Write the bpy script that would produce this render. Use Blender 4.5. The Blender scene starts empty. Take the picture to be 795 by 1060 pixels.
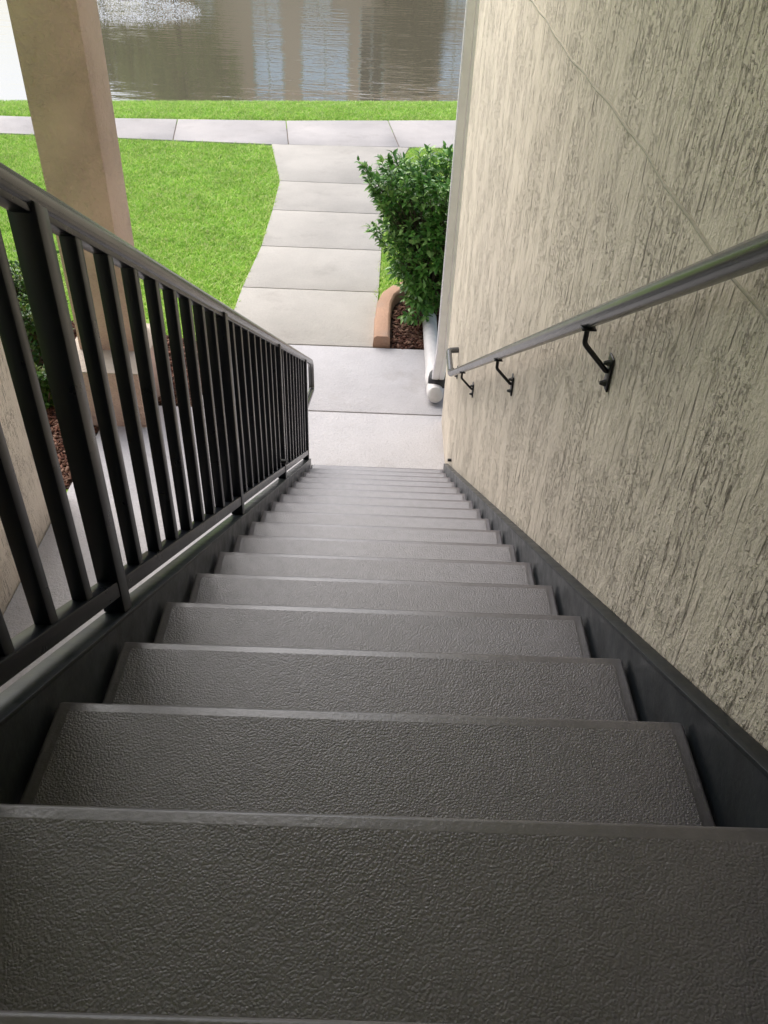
import bpy, bmesh, math, random
import numpy as np
from mathutils import Vector, Matrix
random.seed(7); rng = np.random.default_rng(11)
sc = bpy.context.scene; COL = sc.collection
R = 0.28; H = 0.16665; W = 0.9713; NT = 17; G = -3.0; WALLX = 0.525; ZW = -3.25
SL = H / R
S = Vector((0, R, -H)).normalized()            # direction down the flight
NRM = Vector((0, H, R)).normalized()           # normal of the flight

# ------------------------------------------------------------------ materials
def nodes(name):
    m = bpy.data.materials.new(name); m.use_nodes = True
    nt = m.node_tree; b = nt.nodes['Principled BSDF']
    return m, nt, b
def N(nt, t, **kw):
    n = nt.nodes.new(t)
    for k, v in kw.items():
        if k.startswith('i_'): n.inputs[k[2:].replace('_', ' ')].default_value = v
        else: setattr(n, k, v)
    return n
def pos(nt, scale=(1, 1, 1)):
    g = N(nt, 'ShaderNodeNewGeometry'); mp = N(nt, 'ShaderNodeMapping')
    mp.inputs['Scale'].default_value = scale
    nt.links.new(g.outputs['Position'], mp.inputs['Vector']); return mp.outputs['Vector']
def noise(nt, vec, scale, detail=4, rough=.55, dist=0):
    n = N(nt, 'ShaderNodeTexNoise', i_Scale=scale, i_Detail=detail, i_Roughness=rough, i_Distortion=dist)
    nt.links.new(vec, n.inputs['Vector']); return n.outputs['Fac']
def ramp(nt, fac, stops):
    r = N(nt, 'ShaderNodeValToRGB'); e = r.color_ramp.elements
    while len(e) < len(stops): e.new(.5)
    for el, (p, c) in zip(e, stops):
        el.position = p; el.color = (*c, 1) if len(c) == 3 else c
    nt.links.new(fac, r.inputs['Fac']); return r.outputs['Color']
def g3(v): return (v, v, v)
def mixc(nt, fac, a, b, mode='MIX'):
    m = N(nt, 'ShaderNodeMix', data_type='RGBA', blend_type=mode)
    for i, v in ((0, fac), (6, a), (7, b)):
        if hasattr(v, 'is_linked'): nt.links.new(v, m.inputs[i])
        else: m.inputs[i].default_value = v if i == 0 else (*v, 1)
    return m.outputs[2]
def math_(nt, op, a, b=0.0):
    m = N(nt, 'ShaderNodeMath', operation=op)
    for i, v in ((0, a), (1, b)):
        if hasattr(v, 'is_linked'): nt.links.new(v, m.inputs[i])
        else: m.inputs[i].default_value = v
    return m.outputs[0]
def bump(nt, b, h, dist, strength=1.0, prev=None):
    n = N(nt, 'ShaderNodeBump', i_Strength=strength, i_Distance=dist)
    nt.links.new(h, n.inputs['Height'])
    if prev: nt.links.new(prev, n.inputs['Normal'])
    nt.links.new(n.outputs['Normal'], b.inputs['Normal']); return n.outputs['Normal']
def setc(nt, b, col):
    if hasattr(col, 'is_linked'): nt.links.new(col, b.inputs['Base Color'])
    else: b.inputs['Base Color'].default_value = (*col, 1)

def m_paint(name, col, rough, var=.25, bumpd=.0004, spec=.5, rv=1.0):
    m, nt, b = nodes(name)
    f = noise(nt, pos(nt), 9, 5)
    d = tuple(c * (1 - var) for c in col); l = tuple(c * (1 + var) for c in col)
    setc(nt, b, ramp(nt, f, [(.3, d), (.7, l)]))
    r = ramp(nt, noise(nt, pos(nt), 23, 5), [(.3, g3(rough - .08 * rv)), (.7, g3(rough + .1 * rv))])
    nt.links.new(r, b.inputs['Roughness']); b.inputs['Specular IOR Level'].default_value = spec
    if bumpd: bump(nt, b, noise(nt, pos(nt), 90, 3), bumpd, 1)
    return m
M = {}
M['rail'] = m_paint('black_rail_paint', (.006, .008, .013), .3, .2, .0001, .5, .4)
M['stringer'] = m_paint('dark_stringer_paint', (.016, .021, .026), .36, .3)
M['handrail'] = m_paint('grey_handrail_paint', (.060, .063, .067), .22, .08, .00003, .9, .25)
M['bracket'] = m_paint('black_bracket_paint', (.012, .012, .013), .4)
M['plastic'] = m_paint('white_plastic', (.93, .885, .91), .35, .05, 0)
M['pipe'] = m_paint('dull_white_pipe', (.72, .685, .66), .5, .12, .0003)
M['rubber'] = m_paint('black_rubber', (.02, .02, .022), .5)
M['steel'] = m_paint('dull_bolt', (.05, .05, .05), .4)

def m_tread(name, textured):
    m, nt, b = nodes(name); p = pos(nt)
    f = noise(nt, p, 2.6, 5, .6); f2 = noise(nt, p, 34, 3)
    c = ramp(nt, f, [(.3, (.112, .099, .110)), (.7, (.142, .133, .152))] if textured else [(.3, (.125, .113, .122)), (.7, (.152, .143, .160))])
    c = mixc(nt, .35, c, ramp(nt, f2, [(.35, g3(.55)), (.65, g3(1.15))]), 'MULTIPLY')
    # scattered scuffs where the paint is worn through
    sp = ramp(nt, noise(nt, p, 17, 6, .7), [(.735, g3(0)), (.76, g3(1))])
    c = mixc(nt, math_(nt, 'MULTIPLY', sp, .45), c, (.26, .25, .24))
    setc(nt, b, c); b.inputs['Roughness'].default_value = .46 if textured else .40
    b.inputs['Specular IOR Level'].default_value = .5; b.inputs['IOR'].default_value = 2.1
    if textured:
        v = N(nt, 'ShaderNodeTexVoronoi', feature='SMOOTH_F1', i_Scale=290, i_Smoothness=.35)
        wob = N(nt, 'ShaderNodeTexNoise', i_Scale=90, i_Detail=2)
        nt.links.new(p, wob.inputs['Vector'])
        vm = N(nt, 'ShaderNodeVectorMath', operation='MULTIPLY_ADD'); vm.inputs[1].default_value = (.005, .005, .005)
        nt.links.new(wob.outputs['Color'], vm.inputs[0]); nt.links.new(p, vm.inputs[2])
        nt.links.new(vm.outputs[0], v.inputs['Vector'])
        h = math_(nt, 'ADD', math_(nt, 'MULTIPLY', v.outputs['Distance'], -1.0), math_(nt, 'MULTIPLY', noise(nt, p, 420, 2, .6), .6))
        bump(nt, b, h, .00072, 1)
    else:
        bump(nt, b, noise(nt, p, 120, 3), .0006, 1)
    return m
M['tread_rim'] = m_tread('tread_rim_paint', False)
M['tread_panel'] = m_tread('tread_pebble_paint', True)

def m_stucco(name, col, vertical, strength=.01, fscale=1.0):
    m, nt, b = nodes(name)
    n1 = noise(nt, pos(nt), 1.3, 5, .6)
    base = ramp(nt, n1, [(.3, tuple(c * .88 for c in col)), (.7, tuple(c * 1.06 for c in col))])
    fine = noise(nt, pos(nt), 150 * fscale, 4, .6)
    if vertical:
        # long sparse drag gouges, patches of short chunky ones, smooth trowelled areas between
        warp = .3
        v1 = noise(nt, pos(nt, (80, 80, 6.0)), 1.0, 4, .55, warp)
        A = ramp(nt, v1, [(.345, g3(1)), (.385, g3(0))])
        v2 = noise(nt, pos(nt, (105, 105, 26)), 1.0, 5, .64, .4)
        B = ramp(nt, v2, [(.385, g3(1)), (.44, g3(0))])
        areaA = ramp(nt, noise(nt, pos(nt), 3.1, 4, .6), [(.36, g3(.1)), (.52, g3(1))])
        areaB = ramp(nt, noise(nt, pos(nt, (1, 1, .55)), 5.5, 4, .62), [(.44, g3(.06)), (.60, g3(1))])
        A = math_(nt, 'MULTIPLY', A, areaA); B = math_(nt, 'MULTIPLY', B, areaB)
        h = math_(nt, 'ADD', math_(nt, 'MULTIPLY', A, -1.15), math_(nt, 'MULTIPLY', B, -.7))
        h = math_(nt, 'ADD', h, math_(nt, 'MULTIPLY', fine, .22))
        grit = ramp(nt, noise(nt, pos(nt), 95, 3, .6), [(.56, g3(0)), (.68, g3(1))])
        h = math_(nt, 'ADD', h, math_(nt, 'MULTIPLY', math_(nt, 'MULTIPLY', grit, areaB), .55))
        h = math_(nt, 'ADD', h, math_(nt, 'MULTIPLY', noise(nt, pos(nt, (30, 30, 13)), 1, 5, .6), .9))
        gouge_shade = math_(nt, 'MAXIMUM', math_(nt, 'MULTIPLY', A, .55), math_(nt, 'MULTIPLY', B, .22))
        base = mixc(nt, gouge_shade, base, (.20, .165, .125))   # shade inside the gouges, painted into the base colour
        wth = ramp(nt, noise(nt, pos(nt, (1, .8, .7)), 1.6, 7, .65), [(.42, g3(0)), (.7, g3(1))])
        base = mixc(nt, math_(nt, 'MULTIPLY', wth, .16), base, (.50, .455, .385))       # grey weathering
        bump(nt, b, h, strength, 1)
    else:
        lump = noise(nt, pos(nt), 26 * fscale, 6, .6)
        lr = ramp(nt, lump, [(.36, g3(.0)), (.52, g3(.5)), (.66, g3(1))])
        area = ramp(nt, noise(nt, pos(nt), 2.4, 3), [(.40, g3(.45)), (.62, g3(1))])
        h = math_(nt, 'ADD', math_(nt, 'MULTIPLY', lr, area), math_(nt, 'MULTIPLY', fine, .22))
        bump(nt, b, h, strength, 1)
    setc(nt, b, base); b.inputs['Roughness'].default_value = .82; b.inputs['Specular IOR Level'].default_value = .25
    return m
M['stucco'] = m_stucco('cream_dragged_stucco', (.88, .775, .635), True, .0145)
M['stucco_left'] = m_stucco('cream_dragged_stucco_left', (.86, .745, .61), True, .008)  # left wall: its own even base colour, shallower bump
M['pillar'] = m_stucco('tan_rough_stucco', (.76, .535, .435), False, .018)
M['ceil'] = m_stucco('ceiling_stucco', (.50, .42, .39), False, .006)
M['ledge'] = m_stucco('ledge_stucco', (.62, .53, .43), False, .006)
M['joint'] = m_stucco('joint_sealant', (.53, .48, .385), False, .003)

def m_concrete(name, col):
    m, nt, b = nodes(name); p = pos(nt)
    c = ramp(nt, noise(nt, p, .9, 6, .6), [(.3, tuple(x * .80 for x in col)), (.68, tuple(x * 1.06 for x in col))])
    c = mixc(nt, .5, c, ramp(nt, noise(nt, p, 55, 4, .7), [(.3, g3(.82)), (.6, g3(1.03))]), 'MULTIPLY')
    st = ramp(nt, noise(nt, p, 2.3, 7, .68), [(.56, g3(0)), (.74, g3(1))])
    c = mixc(nt, math_(nt, 'MULTIPLY', st, .42), c, (.30, .265, .235))
    setc(nt, b, c); b.inputs['Roughness'].default_value = .75; b.inputs['Specular IOR Level'].default_value = .3
    bump(nt, b, math_(nt, 'ADD', noise(nt, p, 70, 5, .65), math_(nt, 'MULTIPLY', noise(nt, p, 22, 4, .6), .8)), .010, .9)
    return m
M['conc'] = m_concrete('walk_concrete', (.535, .50, .445))
M['conc2'] = m_concrete('slab_concrete', (.56, .54, .545))
M['conc3'] = m_concrete('path_concrete', (.53, .495, .475))
M['jointdirt'] = m_paint('joint_dirt', (.19, .155, .12), .9, .3, 0)
M['edging'] = m_concrete('terracotta_edging', (.52, .315, .21))

def m_leaf(name, cols, transl=.3, rough=.4, spec=.4):
    m, nt, b = nodes(name)
    g = N(nt, 'ShaderNodeNewGeometry')
    n = len(cols)
    c = ramp(nt, g.outputs['Random Per Island'], [((i + .5) / n if n > 1 else 0, cc) for i, cc in enumerate(cols)])
    big = noise(nt, pos(nt), 3.5, 7, .7)
    c = mixc(nt, .8, c, ramp(nt, big, [(.3, g3(.82)), (.7, g3(1.25))]), 'MULTIPLY')
    setc(nt, b, c); b.inputs['Roughness'].default_value = rough; b.inputs['Specular IOR Level'].default_value = spec
    t = N(nt, 'ShaderNodeBsdfTranslucent'); nt.links.new(c, t.inputs['Color'])
    ms = N(nt, 'ShaderNodeMixShader'); ms.inputs[0].default_value = transl
    out = nt.nodes['Material Output']
    nt.links.new(b.outputs[0], ms.inputs[1]); nt.links.new(t.outputs[0], ms.inputs[2]); nt.links.new(ms.outputs[0], out.inputs['Surface'])
    return m
M['grass'] = m_leaf('lawn_grass', [(.30, .52, .08), (.44, .68, .13), (.56, .77, .19), (.74, .78, .34)], .3, .5, .3)
M['leaf'] = m_leaf('shrub_leaf', [(.07, .19, .035), (.12, .29, .055), (.19, .40, .085), (.34, .53, .16)], .22, .32, .5)
M['leaf2'] = m_leaf('low_plant_leaf', [(.03, .09, .015), (.06, .16, .025), (.11, .24, .04), (.16, .2, .05)], .25, .4)
M['olive'] = m_leaf('tree_leaf', [(.15, .22, .05), (.22, .28, .065), (.32, .36, .10)], .2, .5)
M['darkleaf'] = m_leaf('dark_tree_leaf', [(.012, .022, .010), (.025, .045, .014), (.05, .09, .02)], .1, .5)
M['bark'] = m_paint('bark', (.09, .065, .045), .9, .4, .002)
M['mulch'] = m_leaf('mulch_chip', [(.05, .022, .015), (.10, .04, .026), (.16, .07, .045), (.22, .13, .09)], 0, .8, .2)
M['soil'] = m_paint('soil', (.055, .03, .021), .95, .4, .004)

def m_ground():
    m, nt, b = nodes('lawn_soil'); p = pos(nt)
    c = ramp(nt, noise(nt, p, 3, 7, .7), [(.3, (.24, .44, .04)), (.7, (.34, .58, .07))])
    setc(nt, b, c); b.inputs['Roughness'].default_value = .9
    bump(nt, b, noise(nt, p, 60, 4), .02, 1); return m
M['ground'] = m_ground()
def m_water():
    m, nt, b = nodes('pond_water')
    setc(nt, b, (.26, .23, .16)); b.inputs['Roughness'].default_value = .03; b.inputs['IOR'].default_value = 4.5
    b.inputs['Specular IOR Level'].default_value = .8
    a = noise(nt, pos(nt, (.45, 1.6, 1)), 1.2, 3, .5, .5)
    c = noise(nt, pos(nt, (1.2, 3.6, 1)), 1.8, 3, .5, .3)
    mask = ramp(nt, noise(nt, pos(nt, (.10, .16, 1)), 1.0, 2), [(.38, g3(.35)), (.62, g3(1))])
    h = math_(nt, 'MULTIPLY', math_(nt, 'ADD', a, math_(nt, 'MULTIPLY', c, .45)), mask)
    bump(nt, b, h, .015, 1); return m
M['water'] = m_water()
M['salmon'] = m_paint('salmon_wall', (.92, .66, .53), .85, .1, 0)
M['whitetrim'] = m_paint('white_trim', (.8, .8, .78), .6, .05, 0)
M['pane'] = m_paint('pale_window', (.86, .90, .97), .15, .1, 0)
M['pane'].node_tree.nodes['Principled BSDF'].inputs['Metallic'].default_value = .75
M['screen'] = m_paint('dark_screen', (.03, .033, .038), .5, .2, 0)
M['roof'] = m_paint('tile_roof', (.26, .15, .10), .9, .2, 0)
M['spray'] = m_paint('white_spray', (.9, .92, .95), .3, .03, 0)

# ------------------------------------------------------------------ object helpers
def tag(o, label=None, cat=None, group=None, kind=None):
    if label: o['label'] = label
    if cat: o['category'] = cat
    if group: o['group'] = group
    if kind: o['kind'] = kind
    return o
def empty(name, loc, label, cat, group=None):
    o = bpy.data.objects.new(name, None); COL.objects.link(o); o.location = loc
    return tag(o, label, cat, group)
def link(name, me, mats, parent=None, smooth=None):
    o = bpy.data.objects.new(name, me); COL.objects.link(o)
    for mm in (mats if isinstance(mats, (list, tuple)) else [mats]): me.materials.append(mm)
    if parent:
        o.parent = parent
    if smooth is not None:
        me.polygons.foreach_set('use_smooth', [True] * len(me.polygons))
        if smooth < 180: me.set_sharp_from_angle(angle=math.radians(smooth))
    return o
def bmobj(name, bm, mats, parent=None, smooth=35):
    # vertices are given in world coordinates; shift into the parent's frame
    if parent is not None:
        bmesh.ops.translate(bm, verts=bm.verts, vec=-Vector(parent.matrix_world.translation if parent.parent else parent.location))
    bmesh.ops.recalc_face_normals(bm, faces=bm.faces)
    me = bpy.data.meshes.new(name); bm.to_mesh(me); bm.free()
    return link(name, me, mats, parent, smooth)
def box(bm, x0, x1, y0, y1, z0, z1, bev=0, seg=2):
    r = bmesh.ops.create_cube(bm, size=1); vs = r['verts']
    for v in vs: v.co = Vector(((x0 + x1) / 2 + v.co.x * (x1 - x0), (y0 + y1) / 2 + v.co.y * (y1 - y0), (z0 + z1) / 2 + v.co.z * (z1 - z0)))
    if bev:
        es = list({e for v in vs for e in v.link_edges})
        bmesh.ops.bevel(bm, geom=es, offset=bev, segments=seg, affect='EDGES', profile=.5)
def prism(bm, poly, axis, a, b, bev=0):
    # extrude polygon (list of 2-tuples in the other two axes) along axis from a to b
    def mk(p, t):
        return {'x': Vector((t, p[0], p[1])), 'y': Vector((p[0], t, p[1])), 'z': Vector((p[0], p[1], t))}[axis]
    va = [bm.verts.new(mk(p, a)) for p in poly]; vb = [bm.verts.new(mk(p, b)) for p in poly]
    n = len(poly); fs = [bm.faces.new(va), bm.faces.new(vb)]
    for i in range(n): fs.append(bm.faces.new((va[i], va[(i + 1) % n], vb[(i + 1) % n], vb[i])))
    if bev:
        es = list({e for f in fs for e in f.edges})
        bmesh.ops.bevel(bm, geom=es, offset=bev, segments=2, affect='EDGES', profile=.5)
def tube(bm, pts, rad, seg=16, cap=True):
    pts = [Vector(p) for p in pts]; rings = []
    t0 = (pts[1] - pts[0]).normalized(); ref = Vector((1, 0, 0)) if abs(t0.x) < .9 else Vector((0, 0, 1))
    for i, p in enumerate(pts):
        t = ((pts[min(i + 1, len(pts) - 1)] - p).normalized() + (p - pts[max(i - 1, 0)]).normalized()).normalized()
        a = (ref - t * ref.dot(t)).normalized(); b = t.cross(a); ref = a
        r = rad[i] if isinstance(rad, (list, tuple)) else rad
        rings.append([bm.verts.new(p + (a * math.cos(2 * math.pi * k / seg) + b * math.sin(2 * math.pi * k / seg)) * r) for k in range(seg)])
    for A, B in zip(rings, rings[1:]):
        for k in range(seg): bm.faces.new((A[k], A[(k + 1) % seg], B[(k + 1) % seg], B[k]))
    if cap: bm.faces.new(rings[0]); bm.faces.new(rings[-1])
def rounded(pts, rad, n=6):
    # polyline with filleted corners
    pts = [Vector(p) for p in pts]; out = [pts[0]]
    for a, b, c in zip(pts, pts[1:], pts[2:]):
        d1 = (a - b); d2 = (c - b); r = min(rad, d1.length * .49, d2.length * .49)
        p1 = b + d1.normalized() * r; p2 = b + d2.normalized() * r
        for k in range(n + 1):
            t = k / n; out.append(p1 * (1 - t) ** 2 + b * 2 * t * (1 - t) + p2 * t * t)
    out.append(pts[-1]); return out
def npmesh(name, V, F, mats, parent=None, smooth=None):
    me = bpy.data.meshes.new(name); k = F.shape[1]
    me.vertices.add(len(V)); me.vertices.foreach_set('co', V.astype(np.float32).ravel())
    me.loops.add(F.size); me.loops.foreach_set('vertex_index', F.astype(np.int32).ravel())
    me.polygons.add(len(F)); me.polygons.foreach_set('loop_start', np.arange(0, F.size, k, dtype=np.int32))
    me.polygons.foreach_set('loop_total', np.full(len(F), k, dtype=np.int32)); me.update(calc_edges=True); me.validate()
    return link(name, me, mats, parent, smooth)
def unit(a): return a / np.maximum(np.linalg.norm(a, axis=-1, keepdims=True), 1e-9)
def leaves(P, D, U, L, Wd, fold=.25, droop=.2):
    """P base points, D leaf direction, U up-ish, L length, Wd width -> pointed folded leaves (6 verts, 4 quads/tris as quads)"""
    D = unit(D); Sd = unit(np.cross(D, U)); Nn = unit(np.cross(Sd, D)); L = L[:, None]; Wd = Wd[:, None]
    mid = P + D * L * .5 - Nn * L * droop * .25; tip = P + D * L - Nn * L * droop
    a = P; l1 = P + D * L * .36 + Sd * Wd * .5 + Nn * Wd * fold; r1 = P + D * L * .36 - Sd * Wd * .5 + Nn * Wd * fold
    l2 = P + D * L * .72 + Sd * Wd * .36 + Nn * (Wd * fold - L * droop * .5); r2 = P + D * L * .72 - Sd * Wd * .36 + Nn * (Wd * fold - L * droop * .5)
    V = np.stack([a, l1, l2, tip, r2, r1, mid], 1).reshape(-1, 3)
    base = np.arange(len(P))[:, None] * 7
    F = np.concatenate([base + np.array([q]) for q in ([0, 6, 2, 1], [6, 3, 2, 2], [0, 5, 4, 6], [6, 4, 3, 3])], 0)
    tri = np.concatenate([base + np.array([q]) for q in ([0, 6, 1], [1, 6, 2], [2, 6, 3], [0, 5, 6], [5, 4, 6], [4, 3, 6])], 0)
    return V, tri

# ------------------------------------------------------------------ stairs
stairs = empty('staircase', (0, NT * R, G), 'straight flight of grey painted pebble textured steps between two dark stringers', 'staircase')
def tread_bm(x0, x1, y0, y1, zt, th):
    bm = bmesh.new()
    box(bm, x0, x1, y0, y1, zt - th, zt, .007, 3)
    # raised pebble panel inside a smooth rim
    rim = .021; h = .0048
    r = bmesh.ops.create_cube(bm, size=1); vs = r['verts']
    px0, px1, py0, py1 = x0 + rim, x1 - rim, y0 + rim, y1 - rim
    for v in vs:
        v.co = Vector((px0 if v.co.x < 0 else px1, py0 if v.co.y < 0 else py1, zt - .004 if v.co.z < 0 else zt + h))
    top = [e for e in {e for v in vs for e in v.link_edges} if all(v.co.z > zt for v in e.verts)]
    bmesh.ops.bevel(bm, geom=top + [e for e in {e for v in vs for e in v.link_edges} if abs(e.verts[0].co.z - e.verts[1].co.z) > .002], offset=.0026, segments=2, affect='EDGES')
    for f in bm.faces:
        c = f.calc_center_median()
        if c.z > zt + .0026: f.material_index = 1
    return bm
first = None
for i in range(1, NT + 1):
    if first is None:
        bm = tread_bm(-W / 2, W / 2, R - R - .035, R, -H, .05)
        first = bmobj('tread', bm, [M['tread_rim'], M['tread_panel']], stairs); t0 = first.location.copy()
    else:
        o = first.copy(); COL.objects.link(o); o.parent = stairs
        o.location = t0 + Vector((0, (i - 1) * R, -(i - 1) * H))
XI = W / 2 + .006
def stringer(sgn, fl):
    bm = bmesh.new()
    up, dn = .046, -.215
    yA, yB = -.02, 17 * R + .05
    def z(y, k): return -SL * y + k
    wt = .007
    poly = [(yA, z(yA, up)), (yB, z(yB, up)), (yB, G + .002), (yB - .18, G + .002), (yA, z(yA, dn))]
    xa, xb = (XI, XI + wt) if sgn > 0 else (-XI - wt, -XI)
    prism(bm, poly, 'x', xa, xb)
    # top flange standing outwards, its edge rounded
    ft = .009
    pf = [(yA, z(yA, up - ft)), (yB, z(yB, up - ft)), (yB, z(yB, up + .001)), (yA, z(yA, up + .001))]
    xa, xb = (XI - .002, XI + fl) if sgn > 0 else (-XI - fl, -XI + .002)
    prism(bm, pf, 'x', xa, xb, .002)
    pl = [(yA, z(yA, dn)), (yB - .2, z(yB - .2, dn)), (yB - .2, z(yB - .2, dn - ft)), (yA, z(yA, dn - ft))]
    prism(bm, pl, 'x', xa, xb, .002)
    return bmobj('stringer', bm, M['stringer'], stairs, 30)
stringer(1, WALLX - XI - .003); sl = stringer(-1, .046)
bm = bmesh.new(); tube(bm, [(.497, 4.60, G + .36), (.523, 4.60, G + .36)], .011, 10)
bmobj('bolt', bm, M['bracket'], stairs)

# upper landing the photographer stands on
bm = bmesh.new(); box(bm, -2.245, WALLX - .003, -4, 0, -.16, 0, .007, 3)
tag(bmobj('landing', bm, M['tread_rim']), kind='structure')

# ------------------------------------------------------------------ left guard railing
PY = [-.317, .925, 2.172, 3.418, 4.70]      # post positions along the flight
rail = empty('stair_railing', (-.517, PY[-1], -SL * PY[-1]), 'black metal guard railing with vertical bars along the open side of the stairs', 'railing')
RX = -.517
def lift(y, k): return -SL * y + k
bm = bmesh.new()
yE = 5.22
pts = [(RX, -.6, lift(-.6, .868)), (RX, 4.9, lift(4.9, .868)), (RX, yE, lift(yE, .868)),
       (RX, yE + .03, lift(yE, .868) - .25), (RX, 4.72, lift(4.70, .868) - .40)]
tube(bm, rounded(pts, .07), .0215, 20)
bmobj('top_rail', bm, M['handrail'], rail, 60)
bm = bmesh.new()
prism(bm, [(-.6, lift(-.6, .838)), (4.70, lift(4.70, .838)), (4.70, lift(4.70, .850)), (-.6, lift(-.6, .850))], 'x', RX - .015, RX + .015, .002)
bmobj('rail_strip', bm, M['rail'], rail)
bm = bmesh.new()
prism(bm, [(-.6, lift(-.6, .092)), (4.72, lift(4.72, .092)), (4.72, lift(4.72, .132)), (-.6, lift(-.6, .132))], 'x', RX - .017, RX + .019, .003)
bmobj('bottom_rail', bm, M['rail'], rail)
pw = .0215
def post_bm(y, half, zlo, zhi):
    bm = bmesh.new()
    poly = [(y - half, lift(y - half, zlo)), (y + half, lift(y + half, zlo)), (y + half, lift(y + half, zhi)), (y - half, lift(y - half, zhi))]
    prism(bm, poly, 'x', RX - half, RX + half, .003)
    return bm
p0 = None
for y in PY:
    if p0 is None:
        p0 = bmobj('post', post_bm(y, pw, .048, .856), M['rail'], rail); l0 = p0.location.copy(); y0 = y
    else:
        o = p0.copy(); COL.objects.link(o); o.parent = rail; o.location = l0 + Vector((0, y - y0, -SL * (y - y0)))
b0 = None
for a, c in zip(PY, PY[1:]):
    for k in range(1, 9):
        y = a + (c - a) * k / 9
        if b0 is None:
            b0 = bmobj('baluster', post_bm(y, .0138, .125, .846), M['rail'], rail); bl = b0.location.copy(); by = y
        else:
            o = b0.copy(); COL.objects.link(o); o.parent = rail; o.location = bl + Vector((0, y - by, -SL * (y - by)))
bm = bmesh.new(); tube(bm, [(RX - .03, 3.33, lift(3.33, .17)), (RX + .036, 3.33, lift(3.33, .17))], .013, 10)
bmobj('bolt', bm, M['bracket'], rail)

# ------------------------------------------------------------------ wall handrail
HX = .452
hr = empty('wall_handrail', (WALLX, 4.5, lift(4.5, .65)), 'round grey metal handrail on brackets fixed to the stucco wall', 'handrail')
bm = bmesh.new()
zE = lift(4.52, .782)
pts = [(HX, -.8, lift(-.8, .787)), (HX, 4.52, zE), (HX + .003, 4.85, zE - .005), (WALLX - .004, 4.865, zE - .005)]
tube(bm, rounded(pts, .045), .0197, 24)
bmobj('grab_pipe', bm, M['handrail'], hr, 60)
def bracket(y):
    zc = lift(y, .787) if y < 4.5 else zE - .004
    bm = bmesh.new()
    arm = [(HX, y, zc - .018), (HX, y, zc - .062), (WALLX - .012, y, zc - .128), (WALLX - .006, y, zc - .128)]
    tube(bm, rounded(arm, .008, 3), .0062, 10)
    box(bm, HX - .016, HX + .016, y - .02, y + .02, zc - .0225, zc - .0185, .001, 1)
    b = bmobj('bracket', bm, M['bracket'], hr, 50)
    bm = bmesh.new(); box(bm, WALLX - .007, WALLX - .001, y - .019, y + .019, zc - .175, zc - .09, .003, 2)
    pl = bmobj('plate', bm, M['bracket'], None, 40); pl.parent = b
    pl.location = -hr.location
    for dz in (-.108, -.160):
        bm = bmesh.new(); tube(bm, [(WALLX - .0205, y, zc + dz), (WALLX - .012, y, zc + dz), (WALLX - .0065, y, zc + dz)], [.004, .007, .009], 8)
        s = bmobj('screw', bm, M['steel'], None, 40); s.parent = b; s.location = -hr.location
for y in (.22, 1.45, 2.66, 3.86, 4.79): bracket(y)

# ------------------------------------------------------------------ building shell
bm = bmesh.new(); box(bm, WALLX, WALLX + .3, -4, 5.70, G - .05, 2.35, .006, 2)
rw = bmobj('stucco_wall', bm, M['stucco']); tag(rw, 'tall cream stucco wall with dragged vertical grooves on the right of the stairs', 'wall')
bm = bmesh.new()      # horizontal bead where two floors' stucco meet
ys = np.linspace(.3, 5.6, 60)
tube(bm, [(WALLX + .0015 + .001 * math.sin(y * 9), y, .235 + .022 * (y - 1.2) + .006 * math.sin(y * 4.3) + .003 * math.sin(y * 17)) for y in ys], .0042, 8)
bmobj('stucco_seam', bm, M['joint'], rw, 60)
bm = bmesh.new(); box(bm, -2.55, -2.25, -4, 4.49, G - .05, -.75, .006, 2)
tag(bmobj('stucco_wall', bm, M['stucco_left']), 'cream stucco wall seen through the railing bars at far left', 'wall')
bm = bmesh.new(); box(bm, -4.6, .9, -4.1, 3.95, 2.355, 2.55)  # out of view; height, front edge and tint shaped to grade the stair light
tag(bmobj('unseen_ceiling', bm, M['ceil']), kind='structure')
bm = bmesh.new(); box(bm, -4.6, .85, -4.3, -4.003, G, 2.35)  # unseen end wall, added to keep daylight off the upper stairs
tag(bmobj('unseen_back_wall', bm, M['ceil']), kind='structure')
pil = empty('pillar', (-2.21, 6.0, G), 'square tan rough stucco pillar on a broader plinth beside the lawn', 'pillar')
bm = bmesh.new(); box(bm, -2.435, -1.992, 5.79, 6.22, -2.512, 2.35, .008, 2)
bmobj('shaft', bm, M['pillar'], pil)
bm = bmesh.new(); box(bm, -2.52, -1.88, 5.43, 6.30, G - .05, -2.522, .008, 2)
pn = bmobj('plinth', bm, M['pillar'], pil)
bm = bmesh.new(); box(bm, -2.523, -1.877, 5.427, 6.303, -2.521, -2.510, .004, 2)
o = bmobj('ledge', bm, M['ledge'], None); o.parent = pn; o.location = -pil.location

# ------------------------------------------------------------------ ground, pavements, water
def shore(x): return 18.15 + .17 * max(-12, min(12, x))
xs = np.unique(np.concatenate([np.linspace(-300, -12, 10), np.linspace(-12, 12, 49), np.linspace(12, 300, 10)]))
rows = []
for x in xs:
    s = shore(x)
    rows.append([(-300, -3.025), (-20, -3.025), (14, -3.025), (s - 2.2, -3.025), (s - 1.5, -3.045), (s - .7, -3.13), (s - .05, -3.24), (s + .3, -3.4), (s + 4, -4.2), (48, -4.2), (56, -3.4), (57.5, -3.0), (60, -2.62), (80, -2.55), (700, -2.5)])
V = np.array([[x, y, z] for x, r in zip(xs, rows) for y, z in r]); nr = len(rows[0])
F = np.array([[i * nr + j, (i + 1) * nr + j, (i + 1) * nr + j + 1, i * nr + j + 1] for i in range(len(xs) - 1) for j in range(nr - 1)])
tag(npmesh('ground', V, F, M['ground'], None, 180), kind='structure')
bm = bmesh.new()
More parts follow.
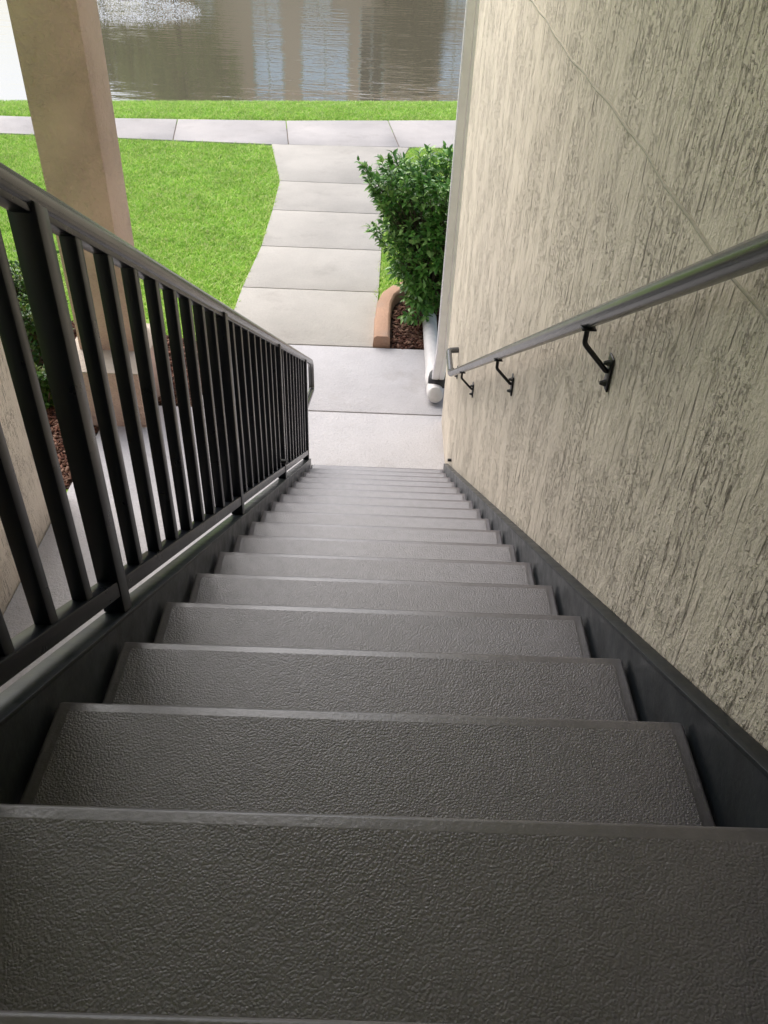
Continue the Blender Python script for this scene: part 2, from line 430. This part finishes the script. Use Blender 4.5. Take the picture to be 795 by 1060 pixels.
vs = [bm.verts.new(p) for p in ((-300, 14, ZW), (300, 14, ZW), (300, 58, ZW), (-300, 58, ZW))]; bm.faces.new(vs)
tag(bmobj('pond_water', bm, M['water'], None, None), kind='structure')

def slab(bm, poly, z=G, th=.1, bev=.006):
    prism(bm, poly, 'z', z - th, z, bev)
def slabs(name, polys, mat):
    bm = bmesh.new()
    for p in polys: slab(bm, p)
    return tag(bmobj(name, bm, mat, None, 40), kind='structure')
g = .0075
slabs('breezeway_floor', [[(-2.245, -4), (.9, -4), (.9, 5.782 - g), (-2.245, 5.782 - g)]], M['conc2'])
LE = [(6.98, -1.52), (8.26, -1.52), (9.47, -1.47), (10.75, -1.49), (11.98, -1.53), (13.86, -1.87)]
RE = [(6.98, -.082), (8.26, -.05), (9.47, -.04), (10.75, -.035), (11.98, -.02), (13.98, .34)]
pl = [[(-1.53, 5.782 + g), (1.6, 5.782 + g), (1.6, 6.975 - g), (-1.53, 6.975 - g)]]
for (a, xa), (b, xb), (c, xc), (d, xd) in zip(LE, LE[1:], RE, RE[1:]):
    pl.append([(xa, a + g), (xc, c + g), (xd, d - g), (xb, b - g)])
slabs('walkway', pl[1:], M['conc']); slabs('walk_slab', pl[:1], M['conc2'])
near = lambda x: 13.82 + (.02 if x < -1.9 else .075 * (x + 1.9) + .01)
far = lambda x: 15.34 + (.105 * (x + 1.8) if x < -1.8 else .17 * (x + 1.8))
jx = [-20, -16.5, -12.7, -9, -7.2, -5.4, -3.55, -1.70, .08, 1.9, 3.7, 5.6, 9, 14, 20]
pl = []
for a, b in zip(jx, jx[1:]):
    k = 4; q = [(a + g + (b - a - 2 * g) * i / k) for i in range(k + 1)]
    sh = lambda x: x + (.0)
    bot = [(x + .1, max(near(x), -99)) for x in q]; top = [(x - .1, min(max(far(x), 14.9), 17)) for x in reversed(q)]
    pl.append(bot + top)
slabs('sidewalk', pl, M['conc3'])
bm = bmesh.new()       # dirt lying in the pavement joints
slab(bm, [(-1.5, 5.74), (.85, 5.74), (.85, 5.82), (-1.5, 5.82)], G - .012, .08, 0)
slab(bm, [(-1.5, 6.9), (.85, 6.9), (.85, 7.05), (-1.5, 7.05)], G - .013, .08, 0)
slab(bm, [(-1.46, 7.06), (-.10, 7.06), (-.06, 13.9), (-1.46, 13.9)], G - .014, .08, 0)
slab(bm, [(-19, 13.95), (-2.2, 13.95), (19, 14.5), (19, 14.95), (-19, 14.8)], G - .013, .08, 0)
tag(bmobj('joint_dirt', bm, M['jointdirt'], None, None), kind='structure')

# planting beds
bm = bmesh.new()
prism(bm, [(-6, 4.6), (-2.25, 4.6), (-2.25, 5.79), (-1.535, 5.79), (-1.535, 6.88), (-2.6, 7.3), (-6, 7.5)], 'z', G - .1, G - .012)
prism(bm, [(.03, 6.98), (2.4, 6.98), (2.4, 8.75), (.8, 8.6), (.2, 8.3), (.02, 7.85)], 'z', G - .1, G - .012)
tag(bmobj('bed_soil', bm, M['soil'], None, None), kind='structure')
def inpoly(P, poly):
    x, y = P[:, 0], P[:, 1]; r = np.zeros(len(P), bool); n = len(poly)
    for i in range(n):
        x1, y1 = poly[i]; x2, y2 = poly[(i + 1) % n]
        c = ((y1 > y) != (y2 > y)) & (x < (x2 - x1) * (y - y1) / (y2 - y1 + 1e-12) + x1); r ^= c
    return r
def scatter(poly, dens):
    a = np.array(poly); lo, hi = a.min(0), a.max(0); n = int(np.prod(hi - lo) * dens)
    P = rng.uniform(lo, hi, (n, 2)); return P[inpoly(P, poly)]
def chips(name, poly, dens, label):
    P = scatter(poly, dens); n = len(P)
    ang = rng.uniform(0, 6.28, n); tilt = rng.normal(0, .35, n)
    d = np.stack([np.cos(ang) * np.cos(tilt), np.sin(ang) * np.cos(tilt), np.sin(tilt)], 1)
    s = unit(np.cross(d, rng.normal(0, .35, (n, 3)) + [0, 0, 1])); u = np.cross(s, d)
    L = rng.uniform(.012, .038, n)[:, None]; w = rng.uniform(.004, .011, n)[:, None]; t = w * .45
    c = np.concatenate([P, (G - .008 + rng.uniform(0, .018, n))[:, None]], 1)
    V = np.stack([c + d * L * a + s * w * b + u * t * e for a in (-1, 1) for b in (-1, 1) for e in (-1, 1)], 1).reshape(-1, 3)
    base = np.arange(n)[:, None] * 8
    F = np.concatenate([base + np.array([q]) for q in ([0, 1, 3, 2], [4, 6, 7, 5], [0, 4, 5, 1], [2, 3, 7, 6], [0, 2, 6, 4], [1, 5, 7, 3])], 0)
    return tag(npmesh(name, V, F, M['mulch']), label, 'mulch', None, 'stuff')
chips('wood_mulch', [(-3.4, 4.62), (-2.27, 4.62), (-2.27, 5.80), (-1.54, 5.80), (-1.54, 6.88), (-2.6, 7.2), (-3.4, 7.3)], 2600, 'red brown wood mulch in the bed around the pillar')
chips('wood_mulch', [(.10, 6.985), (1.1, 6.985), (1.1, 8.5), (.35, 8.25), (.12, 7.85)], 3000, 'red brown wood mulch in the bed under the leafy shrub')

# terracotta edging kerb that bends round the right hand bed
def edging():
    root = empty('garden_edging', (0, 7.0, G), 'curved terracotta coloured concrete edging around the shrub bed', 'edging')
    path = [(0.004, 6.995), (0.004, 7.44), (0.006, 7.46), (.02, 7.80), (.06, 8.0), (.16, 8.2), (.30, 8.36), (.5, 8.5), (.8, 8.6), (1.3, 8.66)]
    prof = [(-.082, -.05), (-.082, .075), (-.070, .098), (-.05, .108), (.05, .108), (.066, .098), (.076, .08), (.078, -.05)]
    bm = bmesh.new(); rings = []
    pp = [Vector((x, y, 0)) for x, y in path]
    for i, p in enumerate(pp):
        t = (pp[min(i + 1, len(pp) - 1)] - pp[max(i - 1, 0)]).normalized(); sd = Vector((t.y, -t.x, 0))
        wob = 1 if i != 1 and i != 2 else (1.02 if i == 1 else .97)
        rings.append([bm.verts.new(p + sd * a * wob + Vector((0, 0, G + z + .004 * math.sin(i * 2.1)))) for a, z in prof])
    for A, B in zip(rings, rings[1:]):
        for k in range(len(prof)): bm.faces.new((A[k], A[(k + 1) % len(prof)], B[(k + 1) % len(prof)], B[k]))
    bm.faces.new(rings[0]); bm.faces.new(rings[-1])
    bmobj('kerb', bm, M['edging'], root, 30)
edging()

# ------------------------------------------------------------------ grass
def grass(name, polys, dens, hmin, hmax, label):
    P = np.concatenate([scatter(p, dens) for p in polys]); P = P + rng.normal(0, .014, P.shape); n = len(P)
    z = np.full(n, -3.025)
    sh = 18.15 + .17 * np.clip(P[:, 0], -12, 12)
    d = sh - P[:, 1]
    z = np.interp(d, [-.3, .05, .7, 1.5, 2.2], [-3.4, -3.24, -3.13, -3.045, -3.025])
    a = rng.uniform(0, 6.28, n); ln = rng.uniform(.3, 1.7, n)
    h = rng.uniform(hmin, hmax, n); w = rng.uniform(.004, .009, n)
    sd = np.stack([np.cos(a), np.sin(a), 0 * a], 1); b2 = rng.uniform(0, 6.28, n)
    ld = np.stack([np.cos(b2), np.sin(b2), 0 * a], 1)
    c = np.column_stack([P, z]); w = w[:, None]; h = h[:, None]; ln = ln[:, None]
    up = np.array([[0, 0, 1.]])
    m = c + up * h * .6 + ld * h * ln * .35; t = c + up * h + ld * h * ln
    V = np.stack([c - sd * w, c + sd * w, m + sd * w * .8, m - sd * w * .8, t], 1).reshape(-1, 3)
    base = np.arange(n)[:, None] * 5
    F = np.concatenate([base + np.array([q]) for q in ([0, 1, 2], [0, 2, 3], [3, 2, 4])], 0)
    return tag(npmesh(name, V, F, M['grass']), label, 'grass', None, 'stuff')
leftlawn = [(-8.5, 7.4), (-2.6, 7.25), (-1.545, 6.90), (-1.535, 8.26), (-1.49, 9.47), (-1.505, 10.75), (-1.55, 11.98), (-1.88, 13.79), (-8.5, 13.80)]
rightlawn = [(-.065, 8.0), (-.03, 7.6), (.0, 8.0), (.12, 8.3), (.4, 8.6), (1.6, 8.8), (2.2, 14.2), (.5, 14.0), (.36, 13.93), (.17, 13.1), (.01, 12.0), (-.02, 10.7), (-.03, 9.4)]
strip = [(-8.5, 14.95), (-4.7, 15.10), (-1.8, 15.40), (.04, 15.70), (1.2, 15.90), (3, 16.2), (3, 18.62), (1.34, 18.35), (-2, 17.78), (-5.4, 17.2), (-8.5, 16.7)]
grass('lawn_grass', [leftlawn], 3600, .018, .056, 'bright green mown lawn grass beside the pillar and the concrete walk')
grass('lawn_grass', [rightlawn], 3600, .018, .056, 'green lawn grass behind the leafy shrub on the right')
grass('lawn_grass', [strip], 3000, .018, .056, 'strip of green grass between the far sidewalk and the pond')

# ------------------------------------------------------------------ shrub and low plants
def stems_mesh(bm, segs):
    for a, b, r in segs: tube(bm, [a, (Vector(a) + Vector(b)) / 2 + Vector((random.uniform(-.01, .01),) * 3), b], [r, r * .8, r * .55], 5, False)
def shrub(name, base, zt, rad_fn, ntw, lpt, Lr, mat, label, cat, extra=(), group=None, front=1.0):
    root = empty(name, base, label, cat, group)
    base = np.array(base); segs = []; Ps = []; Ds = []; Ls = []
    tips = []
    while len(tips) < ntw:
        t = rng.uniform(.10, 1) ** .8
        a = rng.uniform(0, 6.28); r = rad_fn(t) * math.sqrt(rng.uniform(.25, 1)) * (1 + .16 * math.sin(3 * a + 5 * t) + rng.normal(0, .06))
        tips.append(base + [r * math.cos(a), r * math.sin(a) * front, t * (zt - base[2]) + rng.normal(0, .03)])
    tips += [np.array(e) for e in extra]
    hub = [base + [rng.normal(0, .05), rng.normal(0, .05), 0] for _ in range(7)]
    for i, tp in enumerate(tips):
        hb = hub[i % 7]; ax = hb + (tp - hb) * [.25, .25, .5]
        out = unit((tp - ax)[None])[0] + np.array([0, 0, .12]); out /= np.linalg.norm(out)
        ln = rng.uniform(.14, .26); st = tp - out * ln
        segs.append((tuple(ax), tuple(st), .005)); segs.append((tuple(st), tuple(tp), .003))
        n = lpt + rng.integers(-3, 4)
        for k in range(n):
            f = (k + .5) / n; p = st + (tp - st) * f
            ph = k * 2.4 + rng.uniform(-.4, .4)
            s1 = unit(np.cross(out, [0.3, .2, 1.0])[None])[0]; s2 = np.cross(out, s1)
            dd = (s1 * math.cos(ph) + s2 * math.sin(ph)) * (1.0 - .5 * f) + out * (.35 + .7 * f) + rng.normal(0, .18, 3)
            Ps.append(p); Ds.append(dd); Ls.append(rng.uniform(*Lr) * (.75 + .35 * math.sin(f * 3)))
    Ps = np.array(Ps); Ds = np.array(Ds); Ls = np.array(Ls)
    U = np.array([0, 0, 1.]) + rng.normal(0, .35, Ps.shape)
    V, F = leaves(Ps, Ds, U, Ls, Ls * rng.uniform(.44, .60, len(Ls)), .12, .5)
    npmesh('foliage', V - base, F, mat, root, 180)
    for h in hub: segs.append((tuple(h), tuple(h + np.array([rng.normal(0, .1), rng.normal(0, .1), (zt - base[2]) * .55])), .011))
    bm = bmesh.new(); stems_mesh(bm, segs); bmobj('stem', bm, M['bark'], root, 180)
    return root
ext = [(-.22, 7.6, -1.50), (-.16, 7.62, -1.56), (-.27, 7.58, -1.46), (-.12, 7.6, -1.72), (-.08, 7.65, -1.45), (-.16, 7.5, -2.03), (-.12, 7.45, -1.98), (-.05, 7.5, -1.85), (-.10, 7.48, -2.10), (.02, 7.5, -1.6), (-.2, 7.6, -1.62), (-.1, 7.5, -1.6), (-.02, 7.45, -1.75), (-.06, 7.5, -1.95), (.03, 7.4, -2.1), (.05, 7.4, -2.25), (.08, 7.4, -2.4), (-.14, 7.6, -1.66),
       (.18, 7.30, -2.83), (.22, 7.26, -2.80), (.26, 7.32, -2.74), (.30, 7.28, -2.85), (.2, 7.4, -2.68), (.34, 7.35, -2.7)]
shrub('leafy_shrub', (.52, 7.76, G), -1.47, lambda t: .44 + .26 * max(0, t - .25) - (.35 * max(0, t - .82)), 720, 13, (.048, .088), M['leaf'],
      'tall glossy green shrub crowding the downspout at the corner of the wall', 'shrub', ext)
low = [((-2.78, 5.72, G), .34, 'small sprawling green plant in the mulch just left of the pillar base'),
       ((-2.98, 6.45, G), .62, 'bushy green plant behind the pillar, the fuller one'),
       ((-3.30, 7.05, G), .75, 'bushy green plant at the edge of the lawn, farthest from the stairs')]
for b, h, lab in low:
    shrub('low_plant', b, G + h, lambda t, h=h: .42 * h * (1.1 - .3 * t), int(70 + 130 * h), 9, (.04, .07), M['leaf2'], lab, 'plant', (), 'low plants in the mulch bed by the pillar')

# ------------------------------------------------------------------ downspout and drain pipe
ds = empty('downspout', (.50, 6.2, G), 'white ribbed rectangular downspout running down the end of the wall', 'downspout')
bm = bmesh.new()
x0, x1, yA, yB = .455, .560, 5.93, 6.0
prof = [(x0 + .008, yA), (x0 + .052, yA), (x0 + .056, yA + .006), (x0 + .062, yA + .006), (x0 + .066, yA), (x1 - .008, yA), (x1, yA + .008), (x1, yB - .008), (x1 - .008, yB), (x0 + .008, yB), (x0, yB - .008), (x0, yA + .046), (x0 + .004, yA + .042), (x0 + .004, yA + .036), (x0, yA + .03), (x0, yA + .008)]
rings = []
for (z, dx, dy) in [(2.35, 0.014, 0), (-2.50, 0, 0), (-2.87, -.012, .165)]:
    rings.append([bm.verts.new((x + dx, y + dy, z)) for x, y in prof])
for A, B in zip(rings, rings[1:]):
    for k in range(len(prof)): bm.faces.new((A[k], A[(k + 1) % len(prof)], B[(k + 1) % len(prof)], B[k]))
bm.faces.new(rings[-1]); bm.faces.new(rings[0])
bmobj('pipe_shaft', bm, M['plastic'], ds, 40)
bm = bmesh.new()
tube(bm, [(.497, 6.13, -2.90), (.497, 6.13, -2.842), (.497, 6.123, -2.806), (.497, 6.121, -2.802)], [.082, .082, .077, .05], 24)
bmobj('rubber_collar', bm, M['rubber'], ds, 40)
dp = empty('drain_pipe', (.47, 6.6, G), 'round white plastic drain pipe lying on the concrete below the downspout', 'pipe')
bm = bmesh.new()
zc = G + .075
tube(bm, [(.472, 7.50, zc), (.474, 6.12, zc), (.475, 6.05, zc), (.475, 6.005, zc + .002), (.476, 5.975, zc + .008), (.476, 5.958, zc + .014), (.476, 5.953, zc + .018)], [.071, .071, .072, .0715, .069, .062, .045], 28)
bmobj('pipe_shell', bm, M['pipe'], dp, 60)
bm = bmesh.new(); tube(bm, [(.473, 6.335, zc), (.473, 6.33, zc), (.474, 6.125, zc), (.474, 6.12, zc)], [.072, .077, .077, .072], 28)
bmobj('coupling', bm, M['pipe'], dp, 60)

# ------------------------------------------------------------------ across the pond
BY = 62
bl = empty('apartment_building', (-4, BY, -2.6), 'salmon coloured apartment building with pale windows mirrored in the pond', 'building')
bm = bmesh.new(); box(bm, -16, 14, BY, BY + 10, -2.75, 7.2); bmobj('wall', bm, M['salmon'], bl, None)
bm = bmesh.new(); prism(bm, [(BY - .8, 7.21), (BY + 10.8, 7.21), (BY + 5, 10)], 'x', -16.8, 14.8); bmobj('roof', bm, M['roof'], bl, None)
def window(x0, x1, z0, z1, mat='pane'):
    bm = bmesh.new(); f = .13
    for a, b, c, d in ((x0 - f, x1 + f, z0 - f, z0), (x0 - f, x1 + f, z1, z1 + f), (x0 - f, x0, z0, z1), (x1, x1 + f, z0, z1), ((x0 + x1) / 2 - .04, (x0 + x1) / 2 + .04, z0, z1)):
        box(bm, a, b, BY - .08, BY - .003, c, d)
    w = bmobj('window', bm, M['whitetrim'], bl, None)
    bm = bmesh.new(); box(bm, x0, x1, BY - .03, BY - .006, z0, z1)
    p = bmobj('pane', bm, M[mat], None, None); p.parent = w; p.location = -bl.location
for x0, x1 in ((-12.6, -11.6), (-9.0, -7.4), (-5.6, -4.0), (3.4, 4.8), (7, 8.4)): window(x0, x1, -1.6, .15)
window(-9.1, -7.3, 2.5, 5.9); window(-5.9, -2.9, 2.5, 5.9); window(3.3, 5.0, 2.5, 5.2); window(8, 9.8, 2.5, 5.2)
window(-2.0, -.6, 1.2, 6.6, 'screen')
def tree(base, h, rad, n, mat, label):
    root = empty('pond_tree', base, label, 'tree', 'trees across the pond')
    bm = bmesh.new(); b = Vector(base)
    tube(bm, [b - Vector((0, 0, .2)), b + Vector((.1, 0, h * .3)), b + Vector((0, .1, h * .7))], [.22, .17, .07], 8)
    for k in range(7):
        a = k * .9; tube(bm, [b + Vector((.05, .05, h * (.3 + .04 * k))), b + Vector((rad * .6 * math.cos(a), rad * .6 * math.sin(a), h * (.5 + .05 * k)))], [.08, .02], 6)
    bmobj('trunk', bm, M['bark'], root, 180)
    nc = 46; cen = []
    for _ in range(nc):
        v = unit(rng.normal(0, 1, (1, 3)))[0] * rng.uniform(.35, 1); cen.append([v[0] * rad, v[1] * rad, h * .62 + v[2] * h * .38])
    cen = np.array(cen); idx = rng.integers(0, nc, n)
    P = cen[idx] + rng.normal(0, .42, (n, 3)); D = rng.normal(0, 1, (n, 3)); L = rng.uniform(.28, .52, n)
    V, F = leaves(P, D, rng.normal(0, 1, (n, 3)), L, L * .55)
    npmesh('crown', V, F, mat, root, 180)
tree((-13.4, 59.0, -2.7), 11.5, 3.5, 9000, M['olive'], 'olive green tree mirrored in the pond, nearer the pillar')
tree((-18.2, 60.0, -2.7), 10.0, 2.8, 7000, M['olive'], 'low olive tree mirrored in the pond, at far left')
tree((1.3, 59.2, -2.7), 7.8, 2.2, 4600, M['darkleaf'], 'dark green tree mirrored in the pond, next to the downspout')
shrub('waterside_bush', (-4.1, 57.7, -3.05), -1.5, lambda t: 1.3 * (1.1 - .4 * t), 240, 9, (.15, .25), M['leaf2'], 'rounded green bush on the far bank below the windows', 'bush')
# spray of a fountain playing just beyond the top edge of the view
n = 5000
a = rng.uniform(0, 6.28, n); rr = np.sqrt(rng.uniform(0, 1, n))
cx = -8.6 + 2.9 * rr * np.cos(a); cy = 29.2 + 2.6 * rr * np.sin(a) - .35 * (cx + 8.6)
cz = ZW + .01 + rng.exponential(.05, n) + .5 * (1 - rr) ** 3 * rng.uniform(0, 1, n)
r_ = rng.uniform(.004, .015, n)
T = np.array([[1, 0, 0], [-1, 0, 0], [0, 1, 0], [0, -1, 0], [0, 0, 1], [0, 0, -1.]])
V = (np.column_stack([cx, cy, cz])[:, None, :] + T[None] * r_[:, None, None] * np.array([1.6, 1, .8])).reshape(-1, 3)
F = np.concatenate([np.arange(n)[:, None] * 6 + np.array([q]) for q in ([0, 2, 4], [2, 1, 4], [1, 3, 4], [3, 0, 4], [2, 0, 5], [1, 2, 5], [3, 1, 5], [0, 3, 5])], 0)
tag(npmesh('fountain_spray', V, F, M['spray'], None, 180), 'white fountain spray sparkling on the pond beside the pillar', 'spray', None, 'stuff')

# ------------------------------------------------------------------ light, sky, camera
w = bpy.data.worlds.new('World'); sc.world = w; w.use_nodes = True; nt = w.node_tree
bg = nt.nodes['Background']; sky = N(nt, 'ShaderNodeTexSky', sky_type='NISHITA', sun_disc=False)
EL, AZ = math.radians(49), math.radians(-32)
sky.sun_elevation = EL; sky.sun_rotation = AZ; sky.air_density = 1.0; sky.dust_density = 3.0; sky.ozone_density = 1.0
hs = N(nt, 'ShaderNodeHueSaturation'); hs.inputs['Saturation'].default_value = .85
nt.links.new(sky.outputs[0], hs.inputs['Color']); nt.links.new(hs.outputs[0], bg.inputs['Color'])
bg.inputs['Strength'].default_value = .15
sun = bpy.data.lights.new('sun', 'SUN'); sun.energy = 3.8; sun.angle = math.radians(58); sun.color = (1, .975, .965)
so = bpy.data.objects.new('sun', sun); COL.objects.link(so)
sd = Vector((math.sin(AZ) * math.cos(EL), math.cos(AZ) * math.cos(EL), math.sin(EL)))
so.rotation_euler = sd.to_track_quat('Z', 'Y').to_euler(); so.location = (0, 8, 10)

cam = bpy.data.cameras.new('camera'); co = bpy.data.objects.new('camera', cam); COL.objects.link(co)
pitch, yaw, roll = .6684, .0143, .0449
f = Vector((math.sin(yaw) * math.cos(pitch), math.cos(yaw) * math.cos(pitch), -math.sin(pitch)))
r = Vector((math.cos(yaw), -math.sin(yaw), 0)); u = r.cross(f)
r2 = r * math.cos(roll) + u * math.sin(roll); u2 = -r * math.sin(roll) + u * math.cos(roll)
m = Matrix((r2, u2, -f)).transposed().to_4x4(); m.translation = Vector((-.0073, -.265, .7123))
co.matrix_world = m
cam.sensor_fit = 'AUTO'; cam.sensor_width = 36; cam.lens = 862.02 / 1060 * 36
cam.clip_start = .02; cam.clip_end = 2000
sc.camera = co
sc.view_settings.view_transform = 'Standard'; sc.view_settings.look = 'None'; sc.view_settings.exposure = 0
